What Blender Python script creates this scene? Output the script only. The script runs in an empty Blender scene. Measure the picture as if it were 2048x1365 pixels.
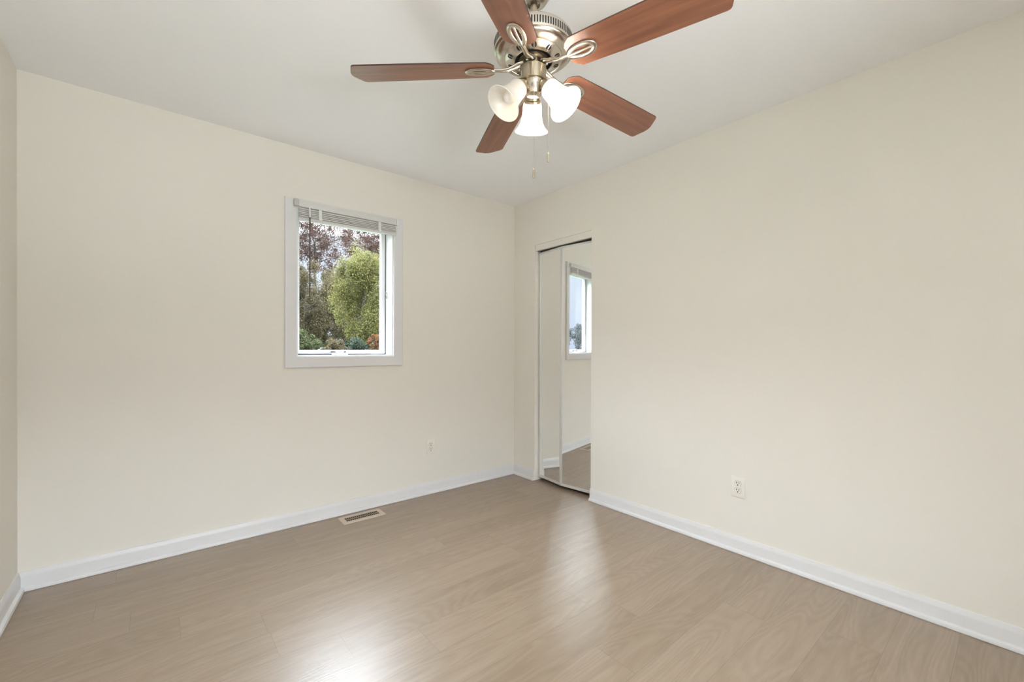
import bpy, bmesh, math, random
import numpy as np
from mathutils import Vector, Matrix

S = bpy.context.scene
C = S.collection
PI = math.pi

# ------------------------------------------------------------------ camera
IMG_W, IMG_H = 2048, 1365
cd = bpy.data.cameras.new('camera')
cam = bpy.data.objects.new('camera', cd)
C.objects.link(cam)
cd.sensor_width = 36.0
cd.lens = 859.893 / IMG_W * 36.0
cd.shift_y = (699.80 - IMG_H / 2) / IMG_W
cd.clip_start = 0.02
cd.clip_end = 400
right = Vector((0.7689416595, -0.6393104004, 0.0033069939))
up = Vector((0.0001430309, 0.0053447105, 0.9999857067))
fwd = Vector((0.6393189376, 0.7689301958, -0.0042012117))
cam.matrix_world = Matrix(((right.x, up.x, -fwd.x, -2.53461),
                           (right.y, up.y, -fwd.y, -3.01768),
                           (right.z, up.z, -fwd.z, 1.14989),
                           (0, 0, 0, 1)))
S.camera = cam

# ------------------------------------------------------------------ colour management
S.view_settings.view_transform = 'Standard'
S.view_settings.look = 'None'
S.view_settings.exposure = 0.76
S.view_settings.gamma = 1.0
S.view_settings.use_curve_mapping = False
S.cycles.use_denoising = True
S.cycles.max_bounces = 14
S.cycles.diffuse_bounces = 7
S.cycles.glossy_bounces = 6
S.cycles.transmission_bounces = 6
S.cycles.transparent_max_bounces = 12
S.cycles.caustics_reflective = True
S.cycles.sample_clamp_indirect = 12.0

# ------------------------------------------------------------------ world: pale horizon under bright overcast
SKY_HIGH = 13.0
W = bpy.data.worlds.new('overcast_sky')
S.world = W
W.use_nodes = True
nt = W.node_tree
nt.nodes.clear()
wo = nt.nodes.new('ShaderNodeOutputWorld')
bg = nt.nodes.new('ShaderNodeBackground')
tc = nt.nodes.new('ShaderNodeTexCoord')
sp = nt.nodes.new('ShaderNodeSeparateXYZ')
rp = nt.nodes.new('ShaderNodeValToRGB')
nt.links.new(tc.outputs['Generated'], sp.inputs[0])
nt.links.new(sp.outputs['Z'], rp.inputs[0])
nt.links.new(rp.outputs[0], bg.inputs[0])
nt.links.new(bg.outputs[0], wo.inputs[0])
cr = rp.color_ramp
cr.elements[0].position = 0.0
cr.elements[0].color = (0.46, 0.52, 0.66, 1)
cr.elements[1].position = 0.23
cr.elements[1].color = (0.56, 0.61, 0.70, 1)
e = cr.elements.new(0.31)
e.color = (SKY_HIGH * 0.90, SKY_HIGH * 0.98, SKY_HIGH * 1.10, 1)
e = cr.elements.new(1.0)
e.color = (SKY_HIGH * 0.95, SKY_HIGH * 1.03, SKY_HIGH * 1.15, 1)


def area_light(name, loc, rot, sx, sy, power, col=(1, 1, 1), portal=False):
    ld = bpy.data.lights.new(name, 'AREA')
    ld.shape = 'RECTANGLE'
    ld.size, ld.size_y = sx, sy
    ld.energy = power
    ld.color = col
    if portal:
        ld.cycles.is_portal = True
    o = bpy.data.objects.new(name, ld)
    o.location = loc
    o.rotation_euler = rot
    C.objects.link(o)
    return o


# daylight: portal in the visible window (guides the sky's own light), daylight at the window behind the camera, plus an added ceiling fill
area_light('window_portal', (-1.5025, 0.155, 1.56), (-PI / 2, 0, 0), 0.66, 0.95, 1.0, portal=True)
area_light('rear_window_daylight', (-2.25, -5.0, 1.55), (PI / 2, 0, 0), 2.0, 1.7, 31, (0.95, 0.985, 1.04))
area_light('rear_ceiling_fill', (-2.25, -4.45, 0.55), (PI * 0.78, 0, 0), 1.4, 0.9, 120, (0.96, 0.985, 1.03))  # added lamp aimed up through the rear window to brighten the ceiling


# ------------------------------------------------------------------ materials
def mat(name):
    m = bpy.data.materials.new(name)
    m.use_nodes = True
    n = m.node_tree.nodes
    return m, m.node_tree, n['Principled BSDF']


def simple(name, col, rough=0.5, metal=0.0, spec=0.5, noise=0.03, nscale=30.0, bump=0.0, bscale=120.0, emis=0):
    m, t, b = mat(name)
    b.inputs['Roughness'].default_value = rough
    b.inputs['Metallic'].default_value = metal
    b.inputs['Specular IOR Level'].default_value = spec
    co = t.nodes.new('ShaderNodeTexCoord')
    nz = t.nodes.new('ShaderNodeTexNoise')
    nz.inputs['Scale'].default_value = nscale
    nz.inputs['Detail'].default_value = 3
    t.links.new(co.outputs['Object'], nz.inputs['Vector'])
    mx = t.nodes.new('ShaderNodeMix')
    mx.data_type = 'RGBA'
    lo = [max(0, c * (1 - noise)) for c in col]
    hi = [min(1, c * (1 + noise)) for c in col]
    mx.inputs['A'].default_value = (*lo, 1)
    mx.inputs['B'].default_value = (*hi, 1)
    t.links.new(nz.outputs['Fac'], mx.inputs['Factor'])
    t.links.new(mx.outputs['Result'], b.inputs['Base Color'])
    if bump:
        nb = t.nodes.new('ShaderNodeTexNoise')
        nb.inputs['Scale'].default_value = bscale
        nb.inputs['Detail'].default_value = 2
        t.links.new(co.outputs['Object'], nb.inputs['Vector'])
        bp = t.nodes.new('ShaderNodeBump')
        bp.inputs['Strength'].default_value = bump
        bp.inputs['Distance'].default_value = 0.001
        t.links.new(nb.outputs['Fac'], bp.inputs['Height'])
        t.links.new(bp.outputs[0], b.inputs['Normal'])
    return m


M = {}
M['wall'] = simple('cream_wall_paint', (0.785, 0.75, 0.686), 0.55, noise=0.012, nscale=2.5, bump=0.12, bscale=160)
M['ceiling'] = simple('ceiling_paint', (0.895, 0.893, 0.905), 0.8, noise=0.012, nscale=3, bump=0.15, bscale=140)
M['trim'] = simple('white_trim_paint', (0.73, 0.722, 0.725), 0.35, noise=0.01, nscale=8)
M['vinyl'] = simple('white_window_vinyl', (0.78, 0.78, 0.785), 0.35, noise=0.01)
M['blind'] = simple('blind_white', (0.68, 0.665, 0.645), 0.45, noise=0.02)
M['clip'] = simple('clip_plastic', (0.80, 0.80, 0.78), 0.3, noise=0.02)
M['bracket'] = simple('grey_bracket', (0.50, 0.49, 0.48), 0.4, metal=0.1)
M['dark'] = simple('gap_shade_black', (0.012, 0.012, 0.012), 0.7)  # flat black stands in for the shade inside slots, gaps and holes
M['seal'] = simple('grey_seal', (0.05, 0.05, 0.055), 0.6)
M['wand'] = simple('wand_backlit_dark', (0.055, 0.035, 0.022), 0.35)  # darkness of a backlit wand put into its colour
M['outlet'] = simple('outlet_almond', (0.80, 0.775, 0.70), 0.35, noise=0.01)
M['nickel'] = simple('brushed_nickel', (0.60, 0.545, 0.47), 0.27, metal=1.0, noise=0.05, nscale=90)
M['nickel_dark'] = simple('antique_nickel', (0.46, 0.39, 0.29), 0.33, metal=1.0, noise=0.05, nscale=90)
M['chrome'] = simple('polished_frame', (0.78, 0.78, 0.76), 0.25, metal=1.0, noise=0.02)
M['door_frame'] = simple('silver_door_frame', (0.72, 0.715, 0.70), 0.32, metal=0.45, noise=0.02)
M['cream_trim'] = simple('cream_head_trim', (0.80, 0.765, 0.71), 0.4, noise=0.01)
M['mirror'] = simple('mirror_silver', (0.90, 0.91, 0.90), 0.0, metal=1.0, noise=0.0)
M['register'] = simple('register_tan', (0.56, 0.47, 0.37), 0.45, noise=0.06, nscale=200)
M['register_bar'] = simple('register_bar_brown', (0.36, 0.28, 0.20), 0.5)
M['track'] = simple('track_steel', (0.20, 0.20, 0.19), 0.4, metal=0.8)
M['closet'] = simple('closet_paint', (0.60, 0.57, 0.50), 0.7)
M['ext'] = simple('exterior_board', (0.55, 0.54, 0.52), 0.7)


def floor_material():
    m, t, b = mat('oak_plank_floor')
    N, L = t.nodes, t.links

    def mth(op, a, b_=None, c_=None):
        n = N.new('ShaderNodeMath')
        n.operation = op
        for i, v in enumerate((a, b_, c_)):
            if v is None:
                continue
            if isinstance(v, (int, float)):
                n.inputs[i].default_value = v
            else:
                L.new(v, n.inputs[i])
        return n.outputs[0]

    co = N.new('ShaderNodeTexCoord')
    sx = N.new('ShaderNodeSeparateXYZ')
    L.new(co.outputs['Object'], sx.inputs[0])
    X, Y = sx.outputs[0], sx.outputs[1]
    PW, PL = 0.178, 1.22
    yr = mth('DIVIDE', Y, PW)
    row = mth('FLOOR', yr)
    fy = mth('FRACT', yr)
    wn = N.new('ShaderNodeTexWhiteNoise')
    wn.noise_dimensions = '1D'
    L.new(row, wn.inputs['W'])
    xr = mth('ADD', mth('DIVIDE', X, PL), mth('MULTIPLY', wn.outputs['Value'], 7.31))
    col = mth('FLOOR', xr)
    fx = mth('FRACT', xr)
    cb = N.new('ShaderNodeCombineXYZ')
    L.new(row, cb.inputs[0])
    L.new(col, cb.inputs[1])
    wn2 = N.new('ShaderNodeTexWhiteNoise')
    wn2.noise_dimensions = '2D'
    L.new(cb.outputs[0], wn2.inputs['Vector'])
    rnd = wn2.outputs['Value']
    # stretched grain, each plank cut from another place
    gc = N.new('ShaderNodeCombineXYZ')
    L.new(mth('MULTIPLY', X, 1.6), gc.inputs[0])
    L.new(mth('MULTIPLY', Y, 26.0), gc.inputs[1])
    L.new(mth('MULTIPLY', rnd, 40.0), gc.inputs[2])
    g1 = N.new('ShaderNodeTexNoise')
    g1.inputs['Scale'].default_value = 1.0
    g1.inputs['Detail'].default_value = 6
    g1.inputs['Roughness'].default_value = 0.6
    L.new(gc.outputs[0], g1.inputs['Vector'])
    # cathedral rings
    rc = N.new('ShaderNodeCombineXYZ')
    L.new(mth('MULTIPLY', X, 0.9), rc.inputs[0])
    L.new(mth('MULTIPLY', Y, 6.0), rc.inputs[1])
    L.new(mth('MULTIPLY', rnd, 60.0), rc.inputs[2])
    g2 = N.new('ShaderNodeTexNoise')
    g2.inputs['Scale'].default_value = 1.0
    g2.inputs['Detail'].default_value = 1.5
    L.new(rc.outputs[0], g2.inputs['Vector'])
    rings = mth('ADD', mth('MULTIPLY', mth('SINE', mth('MULTIPLY', g2.outputs['Fac'], 150.0)), 0.5), 0.5)
    # fine pores
    pc = N.new('ShaderNodeCombineXYZ')
    L.new(mth('MULTIPLY', X, 14.0), pc.inputs[0])
    L.new(mth('MULTIPLY', Y, 320.0), pc.inputs[1])
    L.new(mth('MULTIPLY', rnd, 9.0), pc.inputs[2])
    g3 = N.new('ShaderNodeTexNoise')
    g3.inputs['Scale'].default_value = 1.0
    g3.inputs['Detail'].default_value = 2
    L.new(pc.outputs[0], g3.inputs['Vector'])
    v = mth('ADD', mth('MULTIPLY', g1.outputs['Fac'], 0.55), mth('MULTIPLY', rings, 0.10))
    v = mth('ADD', v, mth('MULTIPLY', g3.outputs['Fac'], 0.27))
    v = mth('ADD', v, mth('MULTIPLY', mth('SUBTRACT', rnd, 0.5), 0.15))
    ramp = N.new('ShaderNodeValToRGB')
    ramp.color_ramp.elements[0].position = 0.15
    ramp.color_ramp.elements[0].color = (0.208, 0.142, 0.086, 1)
    ramp.color_ramp.elements[1].position = 0.75
    ramp.color_ramp.elements[1].color = (0.366, 0.282, 0.208, 1)
    L.new(v, ramp.inputs[0])
    # plank seams
    ey = mth('MINIMUM', fy, mth('SUBTRACT', 1.0, fy))
    ex = mth('MULTIPLY', mth('MINIMUM', fx, mth('SUBTRACT', 1.0, fx)), PL / PW)
    gap = mth('LESS_THAN', mth('MINIMUM', ey, ex), 0.005)
    mx = N.new('ShaderNodeMix')
    mx.data_type = 'RGBA'
    L.new(mth('MULTIPLY', gap, 0.45), mx.inputs['Factor'])
    L.new(ramp.outputs[0], mx.inputs['A'])
    mx.inputs['B'].default_value = (0.10, 0.075, 0.055, 1)
    L.new(mx.outputs['Result'], b.inputs['Base Color'])
    b.inputs['Roughness'].default_value = 0.36
    b.inputs['Specular IOR Level'].default_value = 1.0
    b.inputs['IOR'].default_value = 1.58
    L.new(mth('ADD', 0.30, mth('MULTIPLY', g3.outputs['Fac'], 0.10)), b.inputs['Roughness'])
    bp = N.new('ShaderNodeBump')
    bp.inputs['Strength'].default_value = 0.22
    bp.inputs['Distance'].default_value = 0.0012
    L.new(mth('ADD', mth('MULTIPLY', g3.outputs['Fac'], 0.7), mth('MULTIPLY', rings, 0.3)), bp.inputs['Height'])
    L.new(bp.outputs[0], b.inputs['Normal'])
    return m


M['floor'] = floor_material()


def blade_material():
    m, t, b = mat('walnut_blade')
    N, L = t.nodes, t.links
    co = N.new('ShaderNodeTexCoord')
    mp = N.new('ShaderNodeMapping')
    mp.inputs['Scale'].default_value = (3.0, 45.0, 1.0)
    L.new(co.outputs['Object'], mp.inputs[0])
    nz = N.new('ShaderNodeTexNoise')
    nz.inputs['Scale'].default_value = 1.0
    nz.inputs['Detail'].default_value = 5
    L.new(mp.outputs[0], nz.inputs['Vector'])
    ramp = N.new('ShaderNodeValToRGB')
    ramp.color_ramp.elements[0].position = 0.3
    ramp.color_ramp.elements[0].color = (0.165, 0.063, 0.034, 1)
    ramp.color_ramp.elements[1].position = 0.72
    ramp.color_ramp.elements[1].color = (0.300, 0.122, 0.066, 1)
    L.new(nz.outputs['Fac'], ramp.inputs[0])
    L.new(ramp.outputs[0], b.inputs['Base Color'])
    b.inputs['Roughness'].default_value = 0.30
    b.inputs['Specular IOR Level'].default_value = 0.75
    return m


M['blade'] = blade_material()
M['blade_edge'] = simple('blade_edge_dark', (0.05, 0.022, 0.014), 0.4)


def glass_material():
    m = bpy.data.materials.new('window_glass')
    m.use_nodes = True
    t = m.node_tree
    t.nodes.clear()
    out = t.nodes.new('ShaderNodeOutputMaterial')
    tr = t.nodes.new('ShaderNodeBsdfTransparent')
    tr.inputs[0].default_value = (0.97, 0.985, 0.98, 1)
    gl = t.nodes.new('ShaderNodeBsdfGlossy')
    gl.inputs['Roughness'].default_value = 0.0
    fr = t.nodes.new('ShaderNodeFresnel')
    fr.inputs['IOR'].default_value = 1.45
    mx = t.nodes.new('ShaderNodeMixShader')
    ge = t.nodes.new('ShaderNodeNewGeometry')
    inv = t.nodes.new('ShaderNodeMath')
    inv.operation = 'SUBTRACT'
    inv.inputs[0].default_value = 1.0
    t.links.new(ge.outputs['Backfacing'], inv.inputs[1])
    mu = t.nodes.new('ShaderNodeMath')
    mu.operation = 'MULTIPLY'
    t.links.new(fr.outputs[0], mu.inputs[0])
    t.links.new(inv.outputs[0], mu.inputs[1])
    t.links.new(mu.outputs[0], mx.inputs[0])
    t.links.new(tr.outputs[0], mx.inputs[1])
    t.links.new(gl.outputs[0], mx.inputs[2])
    t.links.new(mx.outputs[0], out.inputs[0])
    return m


M['glass'] = glass_material()


def frosted_material():
    m = bpy.data.materials.new('frosted_shade_glass')
    m.use_nodes = True
    t = m.node_tree
    t.nodes.clear()
    out = t.nodes.new('ShaderNodeOutputMaterial')
    df = t.nodes.new('ShaderNodeBsdfDiffuse')
    df.inputs[0].default_value = (0.95, 0.93, 0.90, 1)
    tl = t.nodes.new('ShaderNodeBsdfTranslucent')
    tl.inputs[0].default_value = (0.97, 0.94, 0.90, 1)
    gl = t.nodes.new('ShaderNodeBsdfGlossy')
    gl.inputs['Roughness'].default_value = 0.3
    a = t.nodes.new('ShaderNodeMixShader')
    a.inputs[0].default_value = 0.72
    b2 = t.nodes.new('ShaderNodeMixShader')
    b2.inputs[0].default_value = 0.05
    t.links.new(df.outputs[0], a.inputs[1])
    t.links.new(tl.outputs[0], a.inputs[2])
    t.links.new(a.outputs[0], b2.inputs[1])
    t.links.new(gl.outputs[0], b2.inputs[2])
    t.links.new(b2.outputs[0], out.inputs[0])
    return m


M['shade'] = frosted_material()


def bulb_material(name, strength):
    m, t, b = mat(name)
    b.inputs['Base Color'].default_value = (0.9, 0.88, 0.84, 1)
    b.inputs['Roughness'].default_value = 0.4
    if strength:
        b.inputs['Emission Color'].default_value = (1.0, 0.965, 0.93, 1)
        b.inputs['Emission Strength'].default_value = strength
    return m


M['bulb_lit'] = bulb_material('lit_bulb', 350)
M['bulb_off'] = bulb_material('unlit_bulb', 0)


def leaf_material(name, cols):
    m, t, b = mat(name)
    N, L = t.nodes, t.links
    g = N.new('ShaderNodeNewGeometry')
    ramp = N.new('ShaderNodeValToRGB')
    k = len(cols)
    ramp.color_ramp.elements[0].position = 0.0
    ramp.color_ramp.elements[0].color = (*cols[0], 1)
    ramp.color_ramp.elements[1].position = 1.0
    ramp.color_ramp.elements[1].color = (*cols[-1], 1)
    for i in range(1, k - 1):
        e = ramp.color_ramp.elements.new(i / (k - 1))
        e.color = (*cols[i], 1)
    L.new(g.outputs['Random Per Island'], ramp.inputs[0])
    L.new(ramp.outputs[0], b.inputs['Base Color'])
    b.inputs['Roughness'].default_value = 0.7
    b.inputs['Specular IOR Level'].default_value = 0.15
    tl = N.new('ShaderNodeBsdfTranslucent')
    L.new(ramp.outputs[0], tl.inputs[0])
    ms = N.new('ShaderNodeMixShader')
    ms.inputs[0].default_value = 0.45
    L.new(b.outputs[0], ms.inputs[1])
    L.new(tl.outputs[0], ms.inputs[2])
    L.new(ms.outputs[0], N['Material Output'].inputs['Surface'])
    return m


M['bark'] = simple('grey_brown_bark', (0.05, 0.042, 0.035), 0.9, noise=0.4, nscale=12)
M['grass'] = simple('lawn_ground', (0.035, 0.05, 0.018), 0.95, noise=0.4, nscale=3)


# ------------------------------------------------------------------ mesh helpers
def finish(name, bm, m, parent=None, smooth=40, recalc=True):
    if recalc:
        bmesh.ops.recalc_face_normals(bm, faces=bm.faces)
    me = bpy.data.meshes.new(name)
    bm.to_mesh(me)
    bm.free()
    for x in (m if isinstance(m, (list, tuple)) else [m]):
        me.materials.append(x)
    if smooth:
        me.polygons.foreach_set('use_smooth', [True] * len(me.polygons))
        me.set_sharp_from_angle(angle=math.radians(smooth))
    o = bpy.data.objects.new(name, me)
    C.objects.link(o)
    if parent is not None:
        o.parent = parent
    return o


def box(bm, x0, x1, y0, y1, z0, z1, bev=0.0, mi=0):
    r = bmesh.ops.create_cube(bm, size=1.0)
    vs = r['verts']
    for v in vs:
        v.co.x = x0 + (v.co.x + 0.5) * (x1 - x0)
        v.co.y = y0 + (v.co.y + 0.5) * (y1 - y0)
        v.co.z = z0 + (v.co.z + 0.5) * (z1 - z0)
    fs = {f for v in vs for f in v.link_faces}
    for f in fs:
        f.material_index = mi
    if bev:
        es = list({e for v in vs for e in v.link_edges})
        bmesh.ops.bevel(bm, geom=es, offset=bev, segments=2, affect='EDGES', profile=0.5)


def lathe(bm, prof, seg=48, mat4=None, close=False, mi=0):
    rings = []
    for r, z in prof:
        if r < 1e-6:
            rings.append([bm.verts.new((0, 0, z))])
        else:
            rings.append([bm.verts.new((r * math.cos(2 * PI * i / seg), r * math.sin(2 * PI * i / seg), z)) for i in range(seg)])
    for a, b in zip(rings, rings[1:]):
        for i in range(seg):
            j = (i + 1) % seg
            if len(a) == 1 and len(b) == 1:
                continue
            if len(a) == 1:
                f = bm.faces.new((a[0], b[i], b[j]))
            elif len(b) == 1:
                f = bm.faces.new((a[i], b[0], a[j]))
            else:
                f = bm.faces.new((a[i], b[i], b[j], a[j]))
            f.material_index = mi
    if mat4 is not None:
        vs = [v for r in rings for v in r]
        bmesh.ops.transform(bm, matrix=mat4, verts=vs)


def tube(bm, pts, rads, seg=10, flat=1.0, closed=False, up=(0, 0, 1)):
    """sweep of an ellipse: width radius rads[i], height radius rads[i]*flat"""
    pts = [Vector(p) for p in pts]
    n = len(pts)
    if isinstance(rads, (int, float)):
        rads = [rads] * n
    rings = []
    U = Vector(up)
    for i, p in enumerate(pts):
        if closed:
            d = pts[(i + 1) % n] - pts[i - 1]
        else:
            d = pts[min(i + 1, n - 1)] - pts[max(i - 1, 0)]
        d.normalize()
        s = d.cross(U)
        if s.length < 1e-4:
            s = d.cross(Vector((1, 0, 0)))
        s.normalize()
        t = s.cross(d).normalized()
        rings.append([bm.verts.new(p + s * rads[i] * math.cos(2 * PI * k / seg) + t * rads[i] * flat * math.sin(2 * PI * k / seg)) for k in range(seg)])
    m = n if closed else n - 1
    for i in range(m):
        a, b = rings[i], rings[(i + 1) % n]
        for k in range(seg):
            j = (k + 1) % seg
            bm.faces.new((a[k], a[j], b[j], b[k]))
    if not closed:
        bm.faces.new(rings[0][::-1])
        bm.faces.new(rings[-1])


def sphere(bm, c, r, sub=2, sz=1.0):
    res = bmesh.ops.create_icosphere(bm, subdivisions=sub, radius=r)
    for v in res['verts']:
        v.co = Vector((v.co.x, v.co.y, v.co.z * sz)) + Vector(c)


def extrude_profile(bm, prof, p0, p1, nrm, e0=0.0, e1=0.0):
    """prof: list of (out, z) closed polygon; run from p0 to p1 on a wall whose room side is nrm.
    e0/e1: mitre factors, the end slides along the run by out*e"""
    p0, p1, nrm = Vector(p0), Vector(p1), Vector(nrm)
    d = (p1 - p0).normalized()
    A = [bm.verts.new(p0 + nrm * o + Vector((0, 0, z)) + d * (o * e0)) for o, z in prof]
    B = [bm.verts.new(p1 + nrm * o + Vector((0, 0, z)) - d * (o * e1)) for o, z in prof]
    n = len(prof)
    for i in range(n):
        j = (i + 1) % n
        bm.faces.new((A[i], A[j], B[j], B[i]))
    bm.faces.new(A)
    bm.faces.new(B[::-1])


def thing(name, label, cat, loc=(0, 0, 0), group=None, kind=None):
    o = bpy.data.objects.new(name, None)
    C.objects.link(o)
    o.location = loc
    o.empty_display_size = 0.05
    if label:
        o['label'] = label
    if cat:
        o['category'] = cat
    if group:
        o['group'] = group
    if kind:
        o['kind'] = kind
    return o


def struct(name, bm, m, label=None, smooth=0):
    o = finish(name, bm, m, None, smooth)
    o['kind'] = 'structure'
    if label:
        o['label'] = label
    return o


# ------------------------------------------------------------------ room shell
RW, RD, H = 3.0275, 3.82, 2.44          # width along the window wall, depth, ceiling height
WT = 0.16                               # outer wall thickness
OX0, OX1, OZ0, OZ1 = -1.831, -1.174, 1.088, 2.052     # window opening
CY0, CY1, CZ = -0.904, -0.278, 2.048    # closet opening in the right wall
CW = 0.115                              # partition thickness

bm = bmesh.new()
box(bm, -RW - WT, CW + 0.62, -RD - WT, WT, -0.12, 0.0)
struct('floor', bm, M['floor'], 'greige oak plank floor running along the window wall')

bm = bmesh.new()
box(bm, -RW - WT, CW + 0.62, -RD - WT, WT, H, H + 0.12)
struct('ceiling', bm, M['ceiling'], 'smooth white ceiling above the fan')


def holed_wall(bm, axis, a0, a1, t0, t1, z0, z1, hole):
    """wall slab along axis with one rectangular hole (h0,h1,hz0,hz1)"""
    h0, h1, hz0, hz1 = hole

    def seg(u0, u1, w0, w1):
        if u1 - u0 < 1e-5 or w1 - w0 < 1e-5:
            return
        if axis == 'x':
            box(bm, u0, u1, t0, t1, w0, w1)
        else:
            box(bm, t0, t1, u0, u1, w0, w1)
    seg(a0, h0, z0, z1)
    seg(h1, a1, z0, z1)
    seg(h0, h1, z0, hz0)
    seg(h0, h1, hz1, z1)


bm = bmesh.new()
holed_wall(bm, 'x', -RW - WT, CW + 0.62, 0.0, WT, 0, H, (OX0, OX1, OZ0, OZ1))
struct('wall_back', bm, M['wall'], 'cream wall with the small window')

bm = bmesh.new()
holed_wall(bm, 'y', -RD, 0.0, 0.0, CW, 0, H, (CY0, CY1, 0.0, CZ))
struct('wall_right', bm, M['wall'], 'cream wall with the mirrored closet opening')

# windows behind the camera: rear wall and left wall
RX0, RX1, RZ0, RZ1 = -2.75, -1.75, 0.90, 2.10
bm = bmesh.new()
box(bm, -RW - WT, -RW, -RD - WT, 0.0, 0, H)
struct('wall_left', bm, M['wall'], 'cream wall at the left edge')
bm = bmesh.new()
holed_wall(bm, 'x', -RW, CW + 0.62, -RD - WT, -RD, 0, H, (RX0, RX1, RZ0, RZ1))
struct('wall_rear', bm, M['wall'], 'cream wall behind the camera')

# closet interior
bm = bmesh.new()
box(bm, CW + 0.55, CW + 0.60, -1.30, 0.0, 0, H)
box(bm, CW, CW + 0.55, -1.34, -1.30, 0, H)
struct('wall_closet', bm, M['closet'], 'inside of the closet behind the mirrored doors')

# ------------------------------------------------------------------ baseboards with shoe moulding
BB = [(0, 0), (0.012, 0), (0.012, 0.066), (0.0105, 0.074), (0.007, 0.083), (0.0055, 0.090), (0, 0.090)]
SH = [(0.012, 0.0015), (0.026, 0.0015), (0.0265, 0.009), (0.024, 0.016), (0.019, 0.020), (0.012, 0.0215)]


def baseboard(name, p0, p1, nrm, label, e0=0, e1=0):
    bm = bmesh.new()
    extrude_profile(bm, BB, p0, p1, nrm, e0, e1)
    o = struct(name, bm, M['trim'], label, 30)
    bm = bmesh.new()
    extrude_profile(bm, SH, p0, p1, nrm, e0, e1)
    finish('shoe_moulding', bm, M['trim'], o, 30)
    return o


baseboard('baseboard_back', (-RW, 0, 0), (0, 0, 0), (0, -1, 0), 'white baseboard under the window', 1, 1)
baseboard('baseboard_corner', (0, 0, 0), (0, CY1 + 0.0, 0), (-1, 0, 0), 'short white baseboard between corner and closet', 1, 0)
baseboard('baseboard_right', (0, CY0, 0), (0, -RD, 0), (-1, 0, 0), 'long white baseboard right of the closet', 0, 1)
baseboard('baseboard_left', (-RW, -RD, 0), (-RW, 0, 0), (1, 0, 0), 'white baseboard at the left edge', 1, 1)
baseboard('baseboard_rear', (0, -RD, 0), (-RW, -RD, 0), (0, 1, 0), 'white baseboard behind the camera', 1, 1)


# ------------------------------------------------------------------ windows
def rect_frame(bm, prof, x0, x1, z0, z1, y_sign, y0):
    """picture frame of a swept profile around an opening in the XZ plane.
    prof: (outward from the opening, depth from y0 along y_sign)"""
    loops = []
    for o, d in prof:
        y = y0 + y_sign * d
        loops.append([bm.verts.new(c) for c in ((x0 - o, y, z0 - o), (x1 + o, y, z0 - o), (x1 + o, y, z1 + o), (x0 - o, y, z1 + o))])
    n = len(prof)
    for i in range(n):
        a, b = loops[i], loops[(i + 1) % n]
        for k in range(4):
            j = (k + 1) % 4
            bm.faces.new((a[k], a[j], b[j], b[k]))


def ring_prof(o0, o1, d0, d1, r=0.002):
    return [(o0, d0 + r), (o0 + r, d0), (o1 - r, d0), (o1, d0 + r), (o1, d1), (o0, d1)]


win = thing('window_1', 'white casement window in the cream back wall', None, (0, 0, 0), kind='structure')
bm = bmesh.new()
rect_frame(bm, [(0.0, 0.0), (0.0, 0.010), (0.004, 0.0135), (0.010, 0.0145), (0.060, 0.019), (0.068, 0.018), (0.0715, 0.014), (0.0715, 0.0)],
           OX0, OX1, OZ0, OZ1, -1, 0.0)
for v in bm.verts:          # head casing is a little narrower
    if v.co.z > OZ1 + 0.02:
        v.co.z -= 0.019
finish('casing', bm, M['trim'], win, 35)
bm = bmesh.new()   # jamb lining
rect_frame(bm, [(0.0005, -0.001), (0.0005, 0.158), (-0.008, 0.158), (-0.008, -0.0005)], OX0, OX1, OZ0, OZ1, 1, 0.0)
finish('jamb', bm, M['vinyl'], win, 30)
jx0, jx1, jz0, jz1 = OX0 + 0.008, OX1 - 0.008, OZ0 + 0.008, OZ1 - 0.008
SY = 0.112
bm = bmesh.new()
rect_frame(bm, ring_prof(-0.035, -0.0060, 0, 0.036), jx0, jx1, jz0, jz1, 1, SY)
finish('sash', bm, M['vinyl'], win, 30)
bm = bmesh.new()
rect_frame(bm, [(-0.0064, 0.004), (-0.0002, 0.004), (-0.0002, 0.03), (-0.0064, 0.03)], jx0, jx1, jz0, jz1, 1, SY)
finish('weatherstrip', bm, M['seal'], win, 0)
bm = bmesh.new()
box(bm, jx0 + 0.030, jx1 - 0.030, SY + 0.016, SY + 0.019, jz0 + 0.030, jz1 - 0.030)
finish('pane', bm, M['glass'], win, 0)
# crank operator on the sill
bm = bmesh.new()
box(bm, -1.582, -1.482, 0.062, 0.108, jz0 - 0.001, jz0 + 0.014, 0.004)
box(bm, -1.560, -1.505, 0.050, 0.070, jz0 - 0.001, jz0 + 0.011, 0.003)
op = finish('crank_operator', bm, M['vinyl'], win, 35)
bm = bmesh.new()
tube(bm, [(-1.530, 0.050, jz0 + 0.010), (-1.530, 0.040, jz0 + 0.020), (-1.535, 0.038, jz0 + 0.026)], 0.006, 10)
tube(bm, [(-1.535, 0.040, jz0 + 0.026), (-1.552, 0.040, jz0 + 0.021), (-1.572, 0.041, jz0 + 0.010), (-1.580, 0.041, jz0 + 0.008)], [0.006, 0.005, 0.0045, 0.005], 10)
sphere(bm, (-1.528, 0.039, jz0 + 0.027), 0.009, 2)
finish('crank_handle', bm, M['vinyl'], op, 50)
bm = bmesh.new()
box(bm, -1.586, -1.552, 0.1085, 0.1115, jz0 + 0.017, jz0 + 0.024)
box(bm, -1.512, -1.480, 0.1085, 0.1115, jz0 + 0.017, jz0 + 0.024)
box(bm, -1.820, -1.800, 0.098, 0.110, jz0 + 0.002, jz0 + 0.008)
tube(bm, [(-1.800, 0.104, jz0 + 0.005), (-1.700, 0.100, jz0 + 0.005), (-1.585, 0.090, jz0 + 0.006)], 0.0038, 8)
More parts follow.
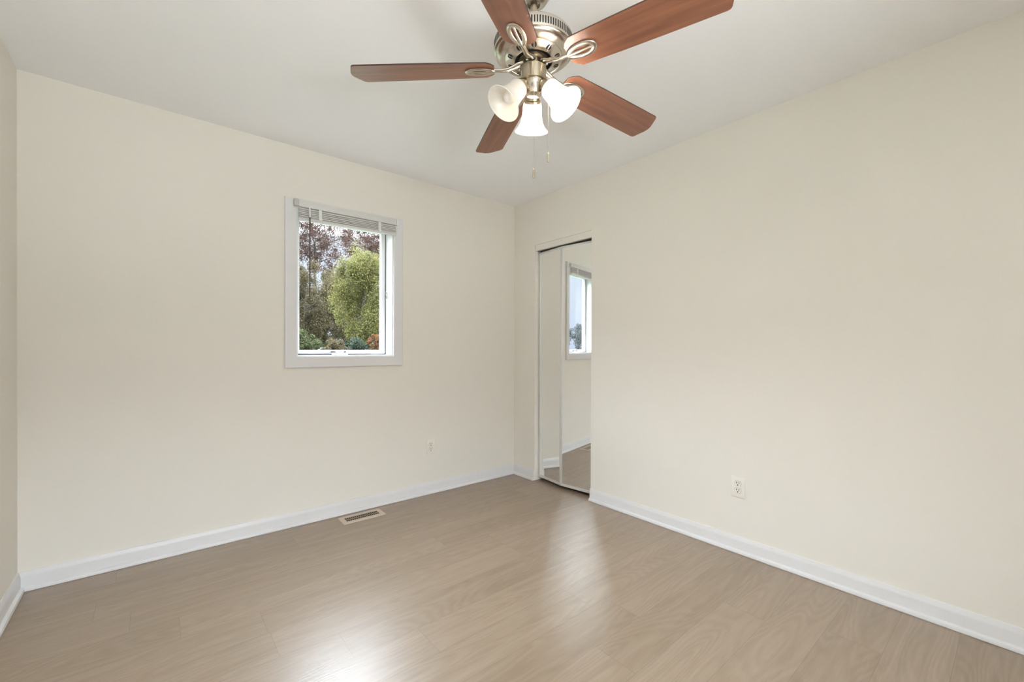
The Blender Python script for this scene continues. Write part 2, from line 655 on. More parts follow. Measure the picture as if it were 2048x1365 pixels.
tube(bm, [(-1.470, 0.108, jz0 + 0.004), (-1.300, 0.109, jz0 + 0.005)], 0.0026, 8)
finish('operator_arm', bm, M['seal'], op, 50)
# sash lock on the right jamb
bm = bmesh.new()
box(bm, jx1 - 0.004, jx1 + 0.0005, 0.070, 0.104, 1.500, 1.575, 0.0015)
lk = finish('sash_lock', bm, M['clip'], win, 35)
bm = bmesh.new()
tube(bm, [(jx1 - 0.006, 0.095, 1.562), (jx1 - 0.014, 0.085, 1.565), (jx1 - 0.016, 0.076, 1.540), (jx1 - 0.010, 0.072, 1.515)], [0.004, 0.0045, 0.004, 0.003], 10)
finish('lock_lever', bm, M['track'], lk, 50)


def plain_window(name, label, along, a0, a1, wall_face, inward):
    """off-camera window: casing, sash and pane. along 'x' or 'y'; inward = +1/-1 room side"""
    w = thing(name, label, None, (0, 0, 0), kind='structure')
    for part, prof, m, off in (('casing', [(0, 0), (0, 0.012), (0.06, 0.018), (0.07, 0.014), (0.07, 0)], M['trim'], 0.0),
                               ('sash', ring_prof(-0.04, -0.001, 0, 0.035), M['vinyl'], -0.11)):
        bm = bmesh.new()
        rect_frame(bm, prof, a0, a1, RZ0, RZ1, 1, 0.0)
        for v in bm.verts:
            d = v.co.y + off
            v.co = Vector((v.co.x, wall_face + inward * d, v.co.z)) if along == 'x' else Vector((wall_face + inward * d, v.co.x, v.co.z))
        finish(part, bm, m, w, 30)
    bm = bmesh.new()
    d0, d1 = wall_face + inward * -0.095, wall_face + inward * -0.098
    if along == 'x':
        box(bm, a0 + 0.035, a1 - 0.035, min(d0, d1), max(d0, d1), RZ0 + 0.035, RZ1 - 0.035)
    else:
        box(bm, min(d0, d1), max(d0, d1), a0 + 0.035, a1 - 0.035, RZ0 + 0.035, RZ1 - 0.035)
    finish('pane', bm, M['glass'], w, 0)
    return w


plain_window('window_2', 'white window in the rear wall behind the camera', 'x', RX0, RX1, -RD, 1)

# ------------------------------------------------------------------ blind, drawn right up over the window
bl = thing('window_blind', 'white mini blind raised to the top of the window, tilt wand hanging, coloured dark as if backlit', 'blind', (-1.4975, -0.032, 2.09))


def L_(x, y, z):
    return (x + 1.4975, y + 0.032, z - 2.09)


HX0, HX1 = -1.829, -1.168
bm = bmesh.new()
x0, y0, z0 = L_(HX0, -0.046, 2.047)
x1, y1, z1 = L_(HX1, -0.020, 2.088)
box(bm, x0, x1, y0, y1, z0, z1, 0.004)
finish('headrail', bm, M['blind'], bl, 35)
bm = bmesh.new()
NS = 5
for i in range(NS):
    zt = 2.0355 - i * 0.0108
    for sgn in (1,):
        xa, ya, za = L_(HX0 + 0.002, -0.047, zt)
        xb, yb, zb = L_(HX1 + 0.000, -0.021, zt)
        jit = 0.0009 * math.sin(i * 2.3)
        vs = []
        for k in range(5):
            t = k / 4
            yy = ya + (yb - ya) * t
            zz = za + 0.0022 * math.sin(PI * t) + jit
            vs.append((yy, zz))
        lo = [bm.verts.new((xa, y, z)) for y, z in vs]
        hi = [bm.verts.new((xb, y, z)) for y, z in vs]
        lo2 = [bm.verts.new((xa, y, z - 0.0045)) for y, z in vs]
        hi2 = [bm.verts.new((xb, y, z - 0.0045)) for y, z in vs]
        for k in range(4):
            bm.faces.new((lo[k], lo[k + 1], hi[k + 1], hi[k]))
            bm.faces.new((lo2[k], hi2[k], hi2[k + 1], lo2[k + 1]))
        bm.faces.new((lo[0], hi[0], hi2[0], lo2[0]))
        bm.faces.new((lo[4], lo2[4], hi2[4], hi[4]))
        bm.faces.new(lo + lo2[::-1])
        bm.faces.new(hi[::-1] + hi2)
xa, ya, za = L_(HX0 + 0.004, -0.029, 1.980)
xb, yb, zb = L_(HX1 - 0.002, -0.022, 2.046)
box(bm, xa, xb, ya, yb, za, zb)  # filler added behind the slats to block window light in their gaps
finish('slat_stack', bm, M['blind'], bl, 30)
bm = bmesh.new()
x0, y0, z0 = L_(HX0 + 0.001, -0.048, 1.966)
x1, y1, z1 = L_(HX1 + 0.001, -0.020, 1.983)
box(bm, x0, x1, y0, y1, z0, z1, 0.004)
for v in bm.verts:          # hangs a little lower on the left
    v.co.z -= 0.006 * v.co.x / x0 if v.co.x < 0 else -0.006 * v.co.x / x1
finish('bottom_rail', bm, M['blind'], bl, 35)
for cx in (-1.700, -1.297):
    bm = bmesh.new()
    x0, y0, z0 = L_(cx - 0.010, -0.0495, 1.984)
    x1, y1, z1 = L_(cx + 0.010, -0.0465, 2.046)
    box(bm, x0, x1, y0, y1, z0, z1, 0.001)
    x0, y0, z0 = L_(cx - 0.010, -0.0515, 1.978)
    x1, y1, z1 = L_(cx + 0.012, -0.0480, 1.992)
    box(bm, x0, x1, y0, y1, z0, z1, 0.001)
    finish('cord_clip', bm, M['clip'], bl, 35)
bm = bmesh.new()
x0, y0, z0 = L_(HX0 - 0.026, -0.050, 2.050)
x1, y1, z1 = L_(HX0 - 0.001, -0.0185, 2.092)
box(bm, x0, x1, y0, y1, z0, z1, 0.002)
finish('mounting_bracket', bm, M['bracket'], bl, 35)
bm = bmesh.new()
x0, y0, z0 = L_(HX1 + 0.001, -0.048, 2.047)
x1, y1, z1 = L_(HX1 + 0.012, -0.0185, 2.09)
box(bm, x0, x1, y0, y1, z0, z1, 0.002)
finish('mounting_bracket', bm, M['clip'], bl, 35)
bm = bmesh.new()
tube(bm, [L_(-1.766, -0.056, 1.988), L_(-1.7655, -0.055, 1.70), L_(-1.765, -0.054, 1.448)], 0.0042, 10)
wd = finish('tilt_wand', bm, M['wand'], bl, 50)
bm = bmesh.new()
tube(bm, [L_(-1.767, -0.050, 2.050), L_(-1.7665, -0.055, 2.030), L_(-1.766, -0.056, 1.984)], 0.0050, 10)
finish('wand_hook', bm, M['clip'], wd, 50)

# ------------------------------------------------------------------ closet: head trim, track, mirrored bifold
bm = bmesh.new()
box(bm, 0.004, 0.022, CY0 + 0.0005, CY1 - 0.0005, 1.988, CZ - 0.0005)
box(bm, -0.003, 0.010, CY0 + 0.0005, CY1 - 0.0005, 2.040, CZ - 0.0005)
box(bm, 0.000, 0.008, CY0 + 0.0005, CY1 - 0.0005, 1.988, 1.996)
struct('trim_1', bm, M['cream_trim'], 'cream head trim over the mirrored closet doors')
bm = bmesh.new()
box(bm, 0.030, 0.034, CY0 + 0.001, CY1 - 0.001, 1.985, CZ - 0.001)
box(bm, 0.060, 0.064, CY0 + 0.001, CY1 - 0.001, 1.985, CZ - 0.001)
box(bm, 0.030, 0.064, CY0 + 0.001, CY1 - 0.001, 2.040, CZ - 0.001)
struct('trim_2', bm, M['track'], 'dark steel track above the mirrored closet doors')

door = thing('door_1', 'mirrored bifold closet doors, slightly folded, in a thin chrome frame', None, (0.047, -0.285, 0.028), kind='structure')
PWID, PT, PZ0, PZ1 = 0.300, 0.020, 0.028, 1.976
DEL = math.radians(7.0)
piv = Vector((0.047, -0.285))
u1 = Vector((-math.sin(DEL), -math.cos(DEL)))       # first panel runs away from the jamb and into the room
joint = piv + u1 * PWID
u2 = Vector((math.sin(DEL), -math.cos(DEL)))        # second panel folds back to the track


def panel(origin, u, s0, s1):
    nrm = Vector((-abs(u.y), u.x * (1 if u.y < 0 else -1)))
    nrm = Vector((u.y, -u.x))
    if nrm.x > 0:
        nrm = -nrm
    def P(s, o, z):
        q = origin + u * s + nrm * o
        return Vector((q.x, q.y, z)) - Vector(door.location)
    FW = 0.013
    bm = bmesh.new()
    def pbox(sa, sb, oa, ob, za, zb):
        vs = [bm.verts.new(P(s, o, z)) for s in (sa, sb) for o in (oa, ob) for z in (za, zb)]
        for f in ((0, 1, 3, 2), (4, 6, 7, 5), (0, 4, 5, 1), (2, 3, 7, 6), (0, 2, 6, 4), (1, 5, 7, 3)):
            bm.faces.new([vs[i] for i in f])
    pbox(s0, s0 + FW, -PT, 0.002, PZ0, PZ1)
    pbox(s1 - FW, s1, -PT, 0.002, PZ0, PZ1)
    pbox(s0 + FW, s1 - FW, -PT, 0.002, PZ0, PZ0 + 0.020)
    pbox(s0 + FW, s1 - FW, -PT, 0.002, PZ1 - 0.016, PZ1)
    es = list(bm.edges)
    fr = finish('door_panel', bm, M['door_frame'], door, 30)
    bm = bmesh.new()
    pbox(s0 + FW - 0.001, s1 - FW + 0.001, -0.004, 0.0, PZ0 + 0.019, PZ1 - 0.015)
    finish('mirror', bm, M['mirror'], fr, 0)
    bm = bmesh.new()
    pbox(s0 + FW, s1 - FW, -PT + 0.002, -0.005, PZ0 + 0.02, PZ1 - 0.016)
    finish('backing', bm, M['closet'], fr, 0)


panel(piv, u1, 0.0, PWID - 0.001)
panel(joint, u2, 0.001, PWID + 0.004)
bm = bmesh.new()
for z in (0.25, 1.0, 1.75):
    r = bmesh.ops.create_cone(bm, cap_ends=True, segments=12, radius1=0.004, radius2=0.004, depth=0.06)
    for v in r['verts']:
        v.co += Vector((joint.x + 0.024, joint.y, z)) - Vector(door.location)
finish('hinge', bm, M['chrome'], door, 40)


# ------------------------------------------------------------------ wall outlets
def outlet(label, origin, ax_u, ax_n):
    """origin: plate centre on the wall; ax_u: horizontal direction; ax_n: into the room"""
    t = thing('wall_outlet', label, 'outlet', origin, 'wall outlets')
    u, n, z = Vector(ax_u), Vector(ax_n), Vector((0, 0, 1))
    mw = Matrix((u, n, z)).transposed().to_4x4()

    def fin(name, bm, m, par, sm=35):
        bmesh.ops.transform(bm, matrix=mw, verts=bm.verts)
        return finish(name, bm, m, par, sm)
    bm = bmesh.new()
    box(bm, -0.0365, 0.0365, 0.0, 0.0060, -0.0585, 0.0585, 0.0028)
    plate = fin('cover_plate', bm, M['outlet'], t)
    for zc in (0.0195, -0.0195):
        bm = bmesh.new()
        pts = []
        for i in range(24):
            a = 2 * PI * i / 24
            pts.append((0.0172 * math.cos(a), max(-0.0142, min(0.0142, 0.0172 * math.sin(a)))))
        A = [bm.verts.new((x, 0.0055, zc + q)) for x, q in pts]
        B = [bm.verts.new((x, 0.0078, zc + q)) for x, q in pts]
        for i in range(24):
            j = (i + 1) % 24
            bm.faces.new((A[i], A[j], B[j], B[i]))
        bm.faces.new(B)
        rc = fin('receptacle', bm, M['outlet'], t)
        bm = bmesh.new()
        box(bm, -0.0082, -0.0050, 0.0070, 0.0081, zc - 0.0005, zc + 0.0100)
        box(bm, 0.0050, 0.0080, 0.0070, 0.0081, zc + 0.0005, zc + 0.0095)
        r = bmesh.ops.create_cone(bm, cap_ends=True, segments=14, radius1=0.0033, radius2=0.0033, depth=0.0011,
                                  matrix=Matrix.Translation((0, 0.00755, zc - 0.0075)) @ Matrix.Rotation(PI / 2, 4, 'X'))
        fin('slots', bm, M['dark'], rc, 0)
        bm = bmesh.new()
        n_ = 24
        o_ = [bm.verts.new((x * 1.08, 0.0061, zc + q * 1.08)) for x, q in pts]
        bm.faces.new(o_)
        fin('receptacle_outline', bm, M['register_bar'], rc, 0)  # flat brown face showing as a thin rim around the receptacle
    bm = bmesh.new()
    bmesh.ops.create_cone(bm, cap_ends=True, segments=14, radius1=0.0030, radius2=0.0024, depth=0.0014,
                          matrix=Matrix.Translation((0, 0.0066, 0)) @ Matrix.Rotation(-PI / 2, 4, 'X'))
    fin('screw', bm, M['clip'], plate, 30)
    return t


outlet('almond wall outlet low on the window wall, right of the floor vent', (-0.859, 0.0, 0.366), (1, 0, 0), (0, -1, 0))
outlet('white wall outlet low on the long right wall, above its baseboard', (0.0, -1.972, 0.369), (0, -1, 0), (-1, 0, 0))

# ------------------------------------------------------------------ floor register
vt = thing('floor_vent', 'tan metal floor vent set in the planks below the window', 'vent', (-1.450, -0.128, 0.0))
VX, VY = 0.142, 0.066
bm = bmesh.new()
outer, inner = [], []
ix, iy = 0.112, 0.034
prof = [((VX, VY), 0.0), ((VX - 0.001, VY - 0.001), 0.0035), ((VX - 0.006, VY - 0.006), 0.0055), ((ix, iy), 0.0055), ((ix - 0.001, iy - 0.001), 0.0008)]
loops = []
for (a, b_), z in prof:
    loops.append([bm.verts.new((sx_ * a, sy_ * b_, z)) for sx_, sy_ in ((-1, -1), (1, -1), (1, 1), (-1, 1))])
for a, b_ in zip(loops, loops[1:]):
    for k in range(4):
        j = (k + 1) % 4
        bm.faces.new((a[k], a[j], b_[j], b_[k]))
finish('vent_frame', bm, M['register'], vt, 20)
bm = bmesh.new()
box(bm, -ix, ix, -iy, iy, 0.0003, 0.0010)
finish('duct_shade_plate', bm, M['dark'], vt, 0)  # black plate on the floor slab, painted shade of a duct
bm = bmesh.new()
NB = 17
for i in range(NB):
    x = -ix + (i + 0.5) * 2 * ix / NB + 0.0066
    if i == NB - 1:
        continue
    vs = [bm.verts.new(c) for c in ((x - 0.0028, -iy, 0.0051), (x + 0.0003, -iy, 0.0051), (x + 0.0003, iy, 0.0051), (x - 0.0028, iy, 0.0051),
                                    (x - 0.0008, -iy, 0.0012), (x + 0.0023, -iy, 0.0012), (x + 0.0023, iy, 0.0012), (x - 0.0008, iy, 0.0012))]
    for f in ((0, 1, 2, 3), (4, 7, 6, 5), (0, 4, 5, 1), (1, 5, 6, 2), (2, 6, 7, 3), (3, 7, 4, 0)):
        bm.faces.new([vs[k] for k in f])
box(bm, -ix, ix, -0.0016, 0.0016, 0.0012, 0.0048)
finish('louvres', bm, M['register_bar'], vt, 0)

# ------------------------------------------------------------------ ceiling fan
FX, FY = -1.514, -1.9029
fan = thing('ceiling_fan', 'brushed nickel ceiling fan with five walnut blades and three frosted glass lights', 'ceiling fan', (FX, FY, H))


def z_(z):
    return z - H


def lat(name, prof, m, parent=fan, seg=64, smooth=35):
    bm = bmesh.new()
    lathe(bm, [(r, z_(z)) for r, z in prof], seg)
    return finish(name, bm, m, parent, smooth)


lat('canopy', [(0.0, 2.4395), (0.068, 2.4395), (0.070, 2.432), (0.066, 2.408), (0.056, 2.378), (0.046, 2.362), (0.034, 2.353), (0.022, 2.350), (0.021, 2.356), (0.0, 2.356)], M['nickel'])
bm = bmesh.new()
lathe(bm, [(0.0215, z_(2.3495)), (0.0215, z_(2.360)), (0.0, z_(2.360))], 40)
finish('canopy_hole_shade', bm, M['dark'], bpy.data.objects['canopy'], 30)  # black lining gives the canopy hole its shade by colour
lat('downrod', [(0.0, 2.3595), (0.0125, 2.3595), (0.0125, 2.268), (0.0, 2.268)], M['nickel_dark'], seg=32)
hous = lat('motor_housing', [(0.0, 2.292), (0.026, 2.292), (0.030, 2.286), (0.031, 2.262), (0.050, 2.252), (0.095, 2.243), (0.118, 2.236), (0.131, 2.228),
                             (0.1360, 2.221), (0.1375, 2.2165), (0.1378, 2.2150), (0.1378, 2.1835), (0.1370, 2.1810), (0.1345, 2.1795), (0.1325, 2.1790),
                             (0.1308, 2.1780), (0.1290, 2.1745), (0.1245, 2.1705), (0.1160, 2.1668), (0.1060, 2.1637), (0.1010, 2.1628), (0.1005, 2.1613),
                             (0.0995, 2.1618), (0.0900, 2.1565), (0.0780, 2.1520), (0.0700, 2.1500), (0.0660, 2.1500), (0.0650, 2.1520), (0.0640, 2.162), (0.0, 2.162)],
           M['nickel'], seg=96, smooth=30)
bm = bmesh.new()
NSL = 96
for i in range(NSL):
    a = 2 * PI * i / NSL
    mm = Matrix.Rotation(a, 4, 'Z')
    vs0 = len(bm.verts)
    r = bmesh.ops.create_cube(bm, size=1.0)
    for v in r['verts']:
        v.co = mm @ Vector((0.1372 + v.co.x * 0.0018, v.co.y * 0.0046, z_(2.2000) + v.co.z * 0.023))
finish('cooling_slots', bm, M['dark'], hous, 0)
for i in range(10):           # round vents with a cross bar on the lower bowl
    a = 2 * PI * (i + 0.35) / 10
    tilt = math.atan2(0.0120, 0.034)
    mm = Matrix.Rotation(a, 4, 'Z') @ Matrix.Translation((0.0845, 0, z_(2.1543))) @ Matrix.Rotation(-tilt, 4, 'Y')
    bm = bmesh.new()
    for sg in (-1, 1):
        pts = []
        for k in range(13):
            b_ = -PI / 2 + PI * k / 12
            pts.append((0.0092 * math.sin(b_), sg * (0.0022 + 0.0068 * math.cos(b_))))
        top = [bm.verts.new(mm @ Vector((x, y, 0.001))) for x, y in pts]
        bot = [bm.verts.new(mm @ Vector((x, y, -0.0006))) for x, y in pts]
        bm.faces.new(bot)
        for k in range(12):
            bm.faces.new((top[k], top[k + 1], bot[k + 1], bot[k]))
    finish('bowl_vent', bm, M['dark'], hous, 0)
bm = bmesh.new()
lathe(bm, [(0.0520, z_(2.1535)), (0.040, z_(2.1525)), (0.039, z_(2.146)), (0.024, z_(2.146)), (0.0235, z_(2.1285))], 48)
finish('flywheel', bm, M['nickel_dark'], fan, 30)
bm = bmesh.new()
lathe(bm, [(0.0640, z_(2.1522)), (0.0638, z_(2.1600)), (0.0520, z_(2.1600)), (0.0515, z_(2.1530))], 48)
finish('flywheel_gap_shade', bm, M['dark'], hous, 30)  # ring recess lined in black, its shade put into the colour
lat('collar', [(0.0225, 2.1535), (0.0265, 2.1525), (0.0270, 2.1400), (0.0225, 2.1385)], M['nickel_dark'], seg=40)
lat('switch_housing', [(0.0, 2.1290), (0.0425, 2.1290), (0.0445, 2.1275), (0.0448, 2.0840), (0.0435, 2.0800), (0.0385, 2.0780), (0.0, 2.0780)], M['nickel_dark'], seg=64)
kit = lat('light_kit', [(0.0, 2.0785), (0.0375, 2.0785), (0.0385, 2.0760), (0.0350, 2.0720), (0.0320, 2.0660), (0.0310, 2.0560), (0.0300, 2.0440), (0.0255, 2.0350), (0.0150, 2.0300), (0.0060, 2.0285), (0.0, 2.0283)], M['nickel'], seg=64)

PITCH = math.radians(12.0)


DROOP = math.radians(1.7)


def pitch(bm):
    bmesh.ops.transform(bm, matrix=Matrix.Rotation(DROOP, 4, 'Y') @ Matrix.Rotation(-PITCH, 4, 'X'), verts=bm.verts)


# one blade, lying along +X about the fan axis
ZB = -0.004
bm = bmesh.new()
side = []
outline = [(0.137, -0.030), (0.147, -0.045), (0.166, -0.0585), (0.300, -0.0620), (0.460, -0.0645), (0.598, -0.0665), (0.607, -0.0660), (0.613, -0.061), (0.634, -0.020), (0.6375, -0.008), (0.638, 0.004),
           (0.636, 0.016), (0.620, 0.060), (0.615, 0.0665), (0.606, 0.0685), (0.460, 0.0660), (0.300, 0.0630), (0.166, 0.0590), (0.147, 0.045), (0.137, 0.030)]
T = 0.0055
tops = [bm.verts.new((x, y, T / 2)) for x, y in outline]
bots = [bm.verts.new((x, y, -T / 2)) for x, y in outline]
bm.faces.new(tops)
bm.faces.new(bots[::-1])
n = len(outline)
for i in range(n):
    j = (i + 1) % n
    f = bm.faces.new((tops[i], bots[i], bots[j], tops[j]))
    f.material_index = 1
es = [e for e in bm.edges if len(e.link_faces) == 2 and {e.link_faces[0].material_index, e.link_faces[1].material_index} == {0, 1}]
bmesh.ops.bevel(bm, geom=es, offset=0.0009, segments=1, affect='EDGES')
pitch(bm)
blade0 = finish('blade', bm, [M['blade'], M['blade_edge']], fan, 30)
# one blade iron: arm from the flywheel plus open oval plate with a centre rib
bm = bmesh.new()
zb = -T / 2 - 0.0030
oc, oa, ob = 0.187, 0.0455, 0.0215
ov = [(oc + oa * math.cos(2 * PI * k / 40), ob * math.sin(2 * PI * k / 40) * (1.0 + 0.12 * math.cos(2 * PI * k / 40)), zb) for k in range(40)]
tube(bm, ov, 0.0084, 12, 0.45, closed=True)
tube(bm, [(oc - oa, 0, zb), (oc - oa * 0.5, 0, zb - 0.001), (oc, 0, zb - 0.001), (oc + oa * 0.55, 0, zb), (oc + oa, 0, zb)], [0.0085, 0.0058, 0.0044, 0.0044, 0.0065], 10, 0.6)
pitch(bm)
tube(bm, [(0.036, 0.004, 0.013), (0.052, 0.003, 0.0115), (0.068, 0.001, 0.005), (0.088, 0, -0.0035), (0.110, 0, -0.0068), (0.130, 0, -0.0068), (0.147, 0, -0.0060)],
     [0.0170, 0.0150, 0.0120, 0.0098, 0.0088, 0.0086, 0.0098], 12, 0.55)
iron0 = finish('blade_iron', bm, M['nickel'], fan, 50)
bm = bmesh.new()
for x, y in ((0.048, 0.010), (0.048, -0.010)):
    sphere(bm, (x, y, 0.0035), 0.0042, 2, 0.6)
screw0 = finish('iron_screws', bm, M['chrome'], iron0, 50)
BASE_ANG = -4.0
for i in range(5):
    if i == 0:
        b_, ir = blade0, iron0
    else:
        b_ = blade0.copy()
        ir = iron0.copy()
        sc = screw0.copy()
        for o in (b_, ir):
            C.objects.link(o)
            o.parent = fan
        C.objects.link(sc)
        sc.parent = ir
    a = math.radians(BASE_ANG + 72 * i)
    for o in (b_, ir):
        o.location = (0, 0, z_(2.128))
        o.rotation_euler = (0, 0, a)

# three bell shades on short arms
TILT = math.radians(40)
NECK_R, NECK_Z = 0.060, 2.043


def light_arm(az, lit):
    rz = Matrix.Rotation(az, 4, 'Z')
    ax = Vector((math.sin(TILT), 0, -math.cos(TILT)))
    neck = Vector((NECK_R, 0, z_(NECK_Z)))
    # frame whose -Z runs down the shade axis
    rot = Matrix.Rotation(-TILT, 4, 'Y')
    fr = rz @ Matrix.Translation(neck) @ rot
    bm = bmesh.new()
    top = neck - ax * 0.036
    tube(bm, [rz @ Vector(p) for p in ((0.020, 0, z_(2.056)), (0.030, 0, z_(2.062)), (0.036, 0, z_(2.070)), top)], [0.009, 0.009, 0.0095, 0.0105], 12)
    finish('light_arm', bm, M['nickel_dark'], fan, 50)
    bm = bmesh.new()
    lathe(bm, [(0.0, 0.040), (0.010, 0.039), (0.015, 0.034), (0.0165, 0.026), (0.0185, 0.020), (0.0240, 0.016), (0.0245, 0.010), (0.0285, 0.007), (0.0290, -0.006), (0.0265, -0.007), (0.0, -0.004)], 40, fr)
    cup = finish('shade_holder', bm, M['nickel_dark'], fan, 35)
    bm = bmesh.new()
    outp = [(0.0320, 0.000), (0.0335, -0.010), (0.0345, -0.028), (0.0370, -0.048), (0.0420, -0.067), (0.0500, -0.082), (0.0580, -0.091), (0.0625, -0.0955)]
    inp = [(r - 0.0028, z) for r, z in outp][::-1]
    lathe(bm, outp + [(0.0622, -0.0970), (0.0605, -0.0970)] + inp + [outp[0]], 56, fr)
    finish('lamp_shade', bm, M['shade'], fan, 60)
    bm = bmesh.new()
    bp = [(0.0, -0.003), (0.012, -0.004), (0.0125, -0.020), (0.0150, -0.030), (0.0195, -0.042), (0.0215, -0.054), (0.0195, -0.066), (0.0120, -0.075), (0.0, -0.078)]
    lathe(bm, bp, 28, fr)
    o = finish('bulb', bm, M['bulb_lit'] if lit else M['bulb_off'], fan, 60)
    o['label'] = 'lit bulb' if lit else 'unlit bulb'


AZ0 = math.radians(51.0)
light_arm(AZ0, True)
light_arm(AZ0 - 2 * PI / 3, True)
light_arm(AZ0 + 2 * PI / 3, False)


def pull_chain(x, y, ztop, zbot, xin, yin, m):
    bm = bmesh.new()
    z = ztop
    step = 0.0036
    k = 0
    while z > zbot + 0.030:
        t = min(1.0, k / 4)
        sphere(bm, (xin + (x - xin) * t, yin + (y - yin) * t, z_(z)), 0.0013, 1)
        z -= step
        k += 1
    ch = finish('pull_chain', bm, M['nickel_dark'], fan, 60)
    bm = bmesh.new()
    pf = [(0.0, zbot + 0.036), (0.0012, zbot + 0.035), (0.0018, zbot + 0.031), (0.0034, zbot + 0.0295), (0.0036, zbot + 0.004), (0.0028, zbot + 0.001), (0.0, zbot)]
    lathe(bm, [(r, z_(q)) for r, q in pf], 16, Matrix.Translation((x, y, 0)))
    finish('pull_handle', bm, m, ch, 40)


ca, sa = math.cos(AZ0), math.sin(AZ0)
# toward the camera from the light kit; the other hangs beside the switch housing
pull_chain(-0.036 * ca, -0.036 * sa, 2.052, 1.730, -0.031 * ca, -0.031 * sa, M['nickel_dark'])
pull_chain(0.052 * sa, -0.052 * ca, 2.092, 1.801, 0.045 * sa, -0.045 * ca, M['nickel_dark'])

# ------------------------------------------------------------------ outdoors
GZ = -0.6
bm = bmesh.new()
bmesh.ops.create_circle(bm, cap_ends=True, segments=64, radius=140)
for v in bm.verts:
    v.co += Vector((0, 0, GZ))
g = finish('ground', bm, M['grass'], None, 0)
g['kind'] = 'structure'
g['label'] = 'grassy ground outside the window'
CAM = Vector((-2.53461, -3.01768, 1.14989))


def spot(u, v, d):
    """point d metres in depth from where the photograph was taken"""
    r = fwd + right * ((u - 1024) / 859.893) - up * ((v - 699.80) / 859.893)
    return CAM + r * d


def tree(name, label, cat, centre, radii, lmat, n_leaf, leaf, puffs, seed, fill=0.6, group='trees outside the window', trunk_r=0.12, base_z=GZ):
    rng = np.random.default_rng(seed)
    cx, cy, cz = centre
    rx, ry, rz = radii
    root = thing(name, label, cat, (cx, cy, base_z), group)
    # leaf clusters
    pc = rng.normal(size=(puffs, 3))
    pc /= np.linalg.norm(pc, axis=1)[:, None]
    pc *= (rng.random(puffs) ** (1 / 3) * 0.80)[:, None]
    pr = 0.12 + 0.20 * rng.random(puffs) ** 2
    idx = rng.integers(0, puffs, n_leaf)
    d = rng.normal(size=(n_leaf, 3))
    d /= np.linalg.norm(d, axis=1)[:, None]
    rad = rng.random(n_leaf) ** fill
    p = pc[idx] + d * (pr[idx] * rad)[:, None]
    p = p * np.array([rx, ry, rz]) + np.array([0, 0, cz - base_z])
    # leaf quads facing roughly outward and up
    nv = d * 0.6 + rng.normal(size=(n_leaf, 3)) * 0.8 + np.array([0, 0, 0.5])
    nv /= np.linalg.norm(nv, axis=1)[:, None]
    t = np.cross(nv, rng.normal(size=(n_leaf, 3)))
    t /= np.linalg.norm(t, axis=1)[:, None]
    b = np.cross(nv, t)
    s = leaf * (0.6 + 0.8 * rng.random(n_leaf))[:, None]
    fold = nv * s * 0.18
    V = np.stack([p - t * s, p - b * s * 0.55 + fold, p + t * s, p + b * s * 0.55 + fold], axis=1).reshape(-1, 3)
    me = bpy.data.meshes.new('foliage')
    me.vertices.add(len(V))
    me.vertices.foreach_set('co', V.ravel())
    me.loops.add(len(V))
    me.loops.foreach_set('vertex_index', np.arange(len(V), dtype=np.int32))
    me.polygons.add(n_leaf)
    me.polygons.foreach_set('loop_start', np.arange(n_leaf, dtype=np.int32) * 4)
    me.update(calc_edges=True)
    me.validate()
    me.materials.append(lmat)
    o = bpy.data.objects.new('foliage', me)
    C.objects.link(o)
    o.parent = root
    # trunk and limbs
    bm = bmesh.new()
    hc = cz - base_z
    tube(bm, [(0, 0, 0), (0.03 * rx, 0.02, hc * 0.4), (-0.03 * rx, 0, hc * 0.8), (0, 0, hc + rz * 0.6)],
         [trunk_r, trunk_r * 0.8, trunk_r * 0.55, trunk_r * 0.15], 9)
    for k in range(min(14, puffs)):
        q = pc[k] * np.array([rx, ry, rz]) + np.array([0, 0, hc])
        st = Vector((0, 0, max(hc * 0.35, min(hc + rz * 0.3, q[2] - 0.35 * math.hypot(q[0], q[1]) - 0.2 * rz))))
        e_ = Vector(q)
        md = (st + e_) / 2 + Vector((0, 0, -0.06 * rz))
        tube(bm, [st, md, e_], [trunk_r * 0.35, trunk_r * 0.22, trunk_r * 0.07], 6)
    finish('trunk', bm, M['bark'], root, 60)
    return root


YG = leaf_material('leaf_yellow_green', [(0.0708, 0.0752, 0.0223), (0.1097, 0.1065, 0.0319), (0.1415, 0.1253, 0.0447)])
RB = leaf_material('leaf_red_brown', [(0.0471, 0.0244, 0.0191), (0.0616, 0.033, 0.0244), (0.0435, 0.0348, 0.026), (0.0834, 0.0313, 0.0244)])
OL = leaf_material('leaf_olive', [(0.0415, 0.0471, 0.0199), (0.0603, 0.0544, 0.0271), (0.0867, 0.0489, 0.029), (0.049, 0.058, 0.0254)])
GR = leaf_material('leaf_green', [(0.0313, 0.0434, 0.0183), (0.0452, 0.0584, 0.0233), (0.0696, 0.06, 0.0284)])
BG = leaf_material('leaf_blue_green', [(0.0217, 0.0348, 0.0247), (0.0305, 0.0449, 0.0305), (0.0406, 0.0464, 0.0261)])
OR = leaf_material('leaf_orange', [(0.154, 0.0616, 0.0207), (0.1124, 0.0544, 0.0223), (0.0816, 0.0435, 0.0223)])
FAR = leaf_material('leaf_far', [(0.0319, 0.0406, 0.0406), (0.0391, 0.0479, 0.0464), (0.0421, 0.0449, 0.0435)])

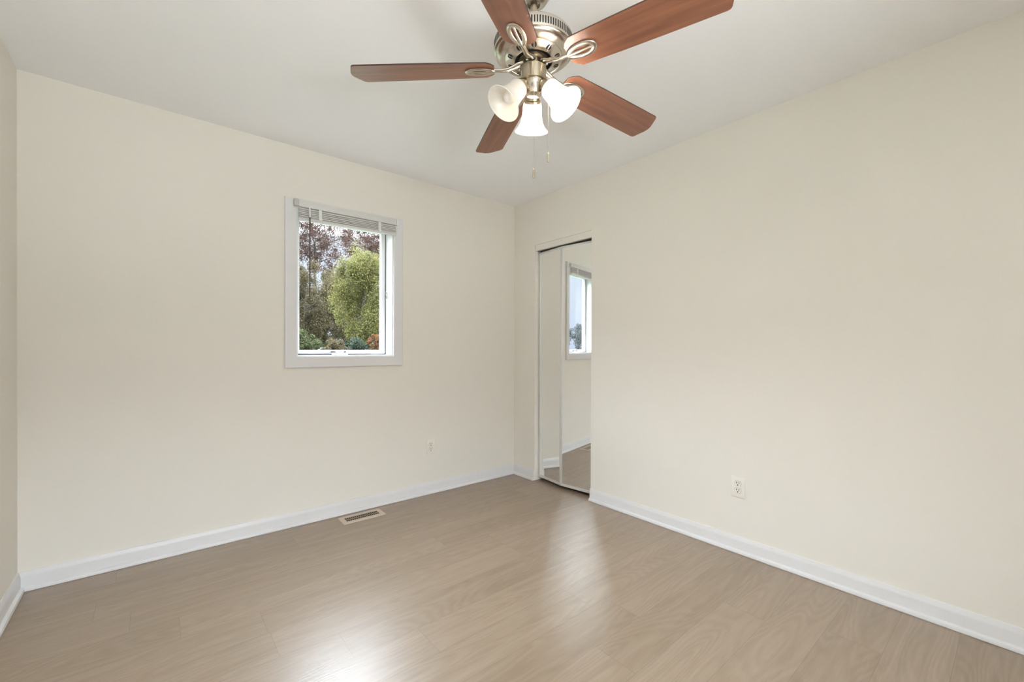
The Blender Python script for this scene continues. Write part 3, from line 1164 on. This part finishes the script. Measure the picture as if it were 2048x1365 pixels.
TREES = [
    # label, centre px, depth m, half size px, material, leaves, leaf size px, clusters, edge density
    ('yellow-green leafy tree in front, right of centre in the window', (728, 592), 15.0, (72, 122), YG, 60000, 1.45, 130, 0.7),
    ('tall sparse red-brown tree showing sky between its leaves, upper left of the window', (632, 478), 26.0, (112, 92), RB, 24000, 1.45, 130, 0.9),
    ('red-brown tree top behind the yellow-green tree, upper right of the window', (748, 482), 34.0, (74, 66), RB, 12500, 1.45, 80, 0.9),
    ('olive tree turning brown, left side of the window', (612, 606), 19.5, (78, 96), OL, 45000, 1.45, 80, 0.7),
    ('olive-brown tree between the left one and the yellow-green tree', (668, 614), 23.0, (74, 92), OL, 42000, 1.45, 70, 0.7),
    ('low green bush at the bottom left of the window', (600, 700), 11.0, (44, 46), GR, 16000, 1.9, 55, 0.7),
    ('low green bush at the bottom middle of the window', (668, 712), 11.9, (40, 38), OL, 12000, 1.9, 45, 0.7),
    ('blue-green bush low behind the yellow-green tree', (722, 706), 13.6, (50, 36), BG, 12000, 1.9, 50, 0.7),
    ('orange bush at the bottom right corner of the window', (752, 690), 12.2, (24, 26), OR, 4200, 1.7, 22, 0.7),
    ('small orange-leaved tree at the right edge behind the sash', (768, 640), 13.0, (16, 22), OR, 2600, 1.7, 18, 0.7),
    ('dense green tree far behind, on the left', (600, 650), 38.0, (90, 82), GR, 20000, 2.2, 70, 0.7),
    ('dense blue-green tree far behind, on the right', (722, 632), 52.0, (95, 85), BG, 20000, 2.2, 70, 0.7),
]
for i, (lab, (u, v), d, (pw, ph), lm, nl, ls, pf, fl) in enumerate(TREES):
    low = 'bush' in lab
    k = d / 859.893
    tree('bush' if low else 'tree', lab, 'bush' if low else 'tree', spot(u, v, d), (pw * k, pw * k * 0.8, ph * k), lm, nl, ls * k, pf, 100 + i, fl,
         'bushes outside the window' if low else 'trees outside the window', 0.05 if low else 0.11)

# distant tree line, seen only in the mirror through the window
wx, wy = -1.5, 0.1
for i, az in enumerate(np.arange(133, 168, 4.2)):
    a = math.radians(az)
    dd = 62 + 5 * math.sin(i * 2.1)
    hh = 2.75 + 0.45 * math.sin(i * 1.7 + 1)
    tree('distant_tree', 'hazy tree of the far tree line seen through the window in the closet mirror', 'tree',
         (wx + dd * math.cos(a), wy + dd * math.sin(a), GZ + hh + 0.6), (3.3, 2.6, hh), FAR, 14000, 0.11, 70, 300 + i, 0.6, 'far tree line', 0.2)
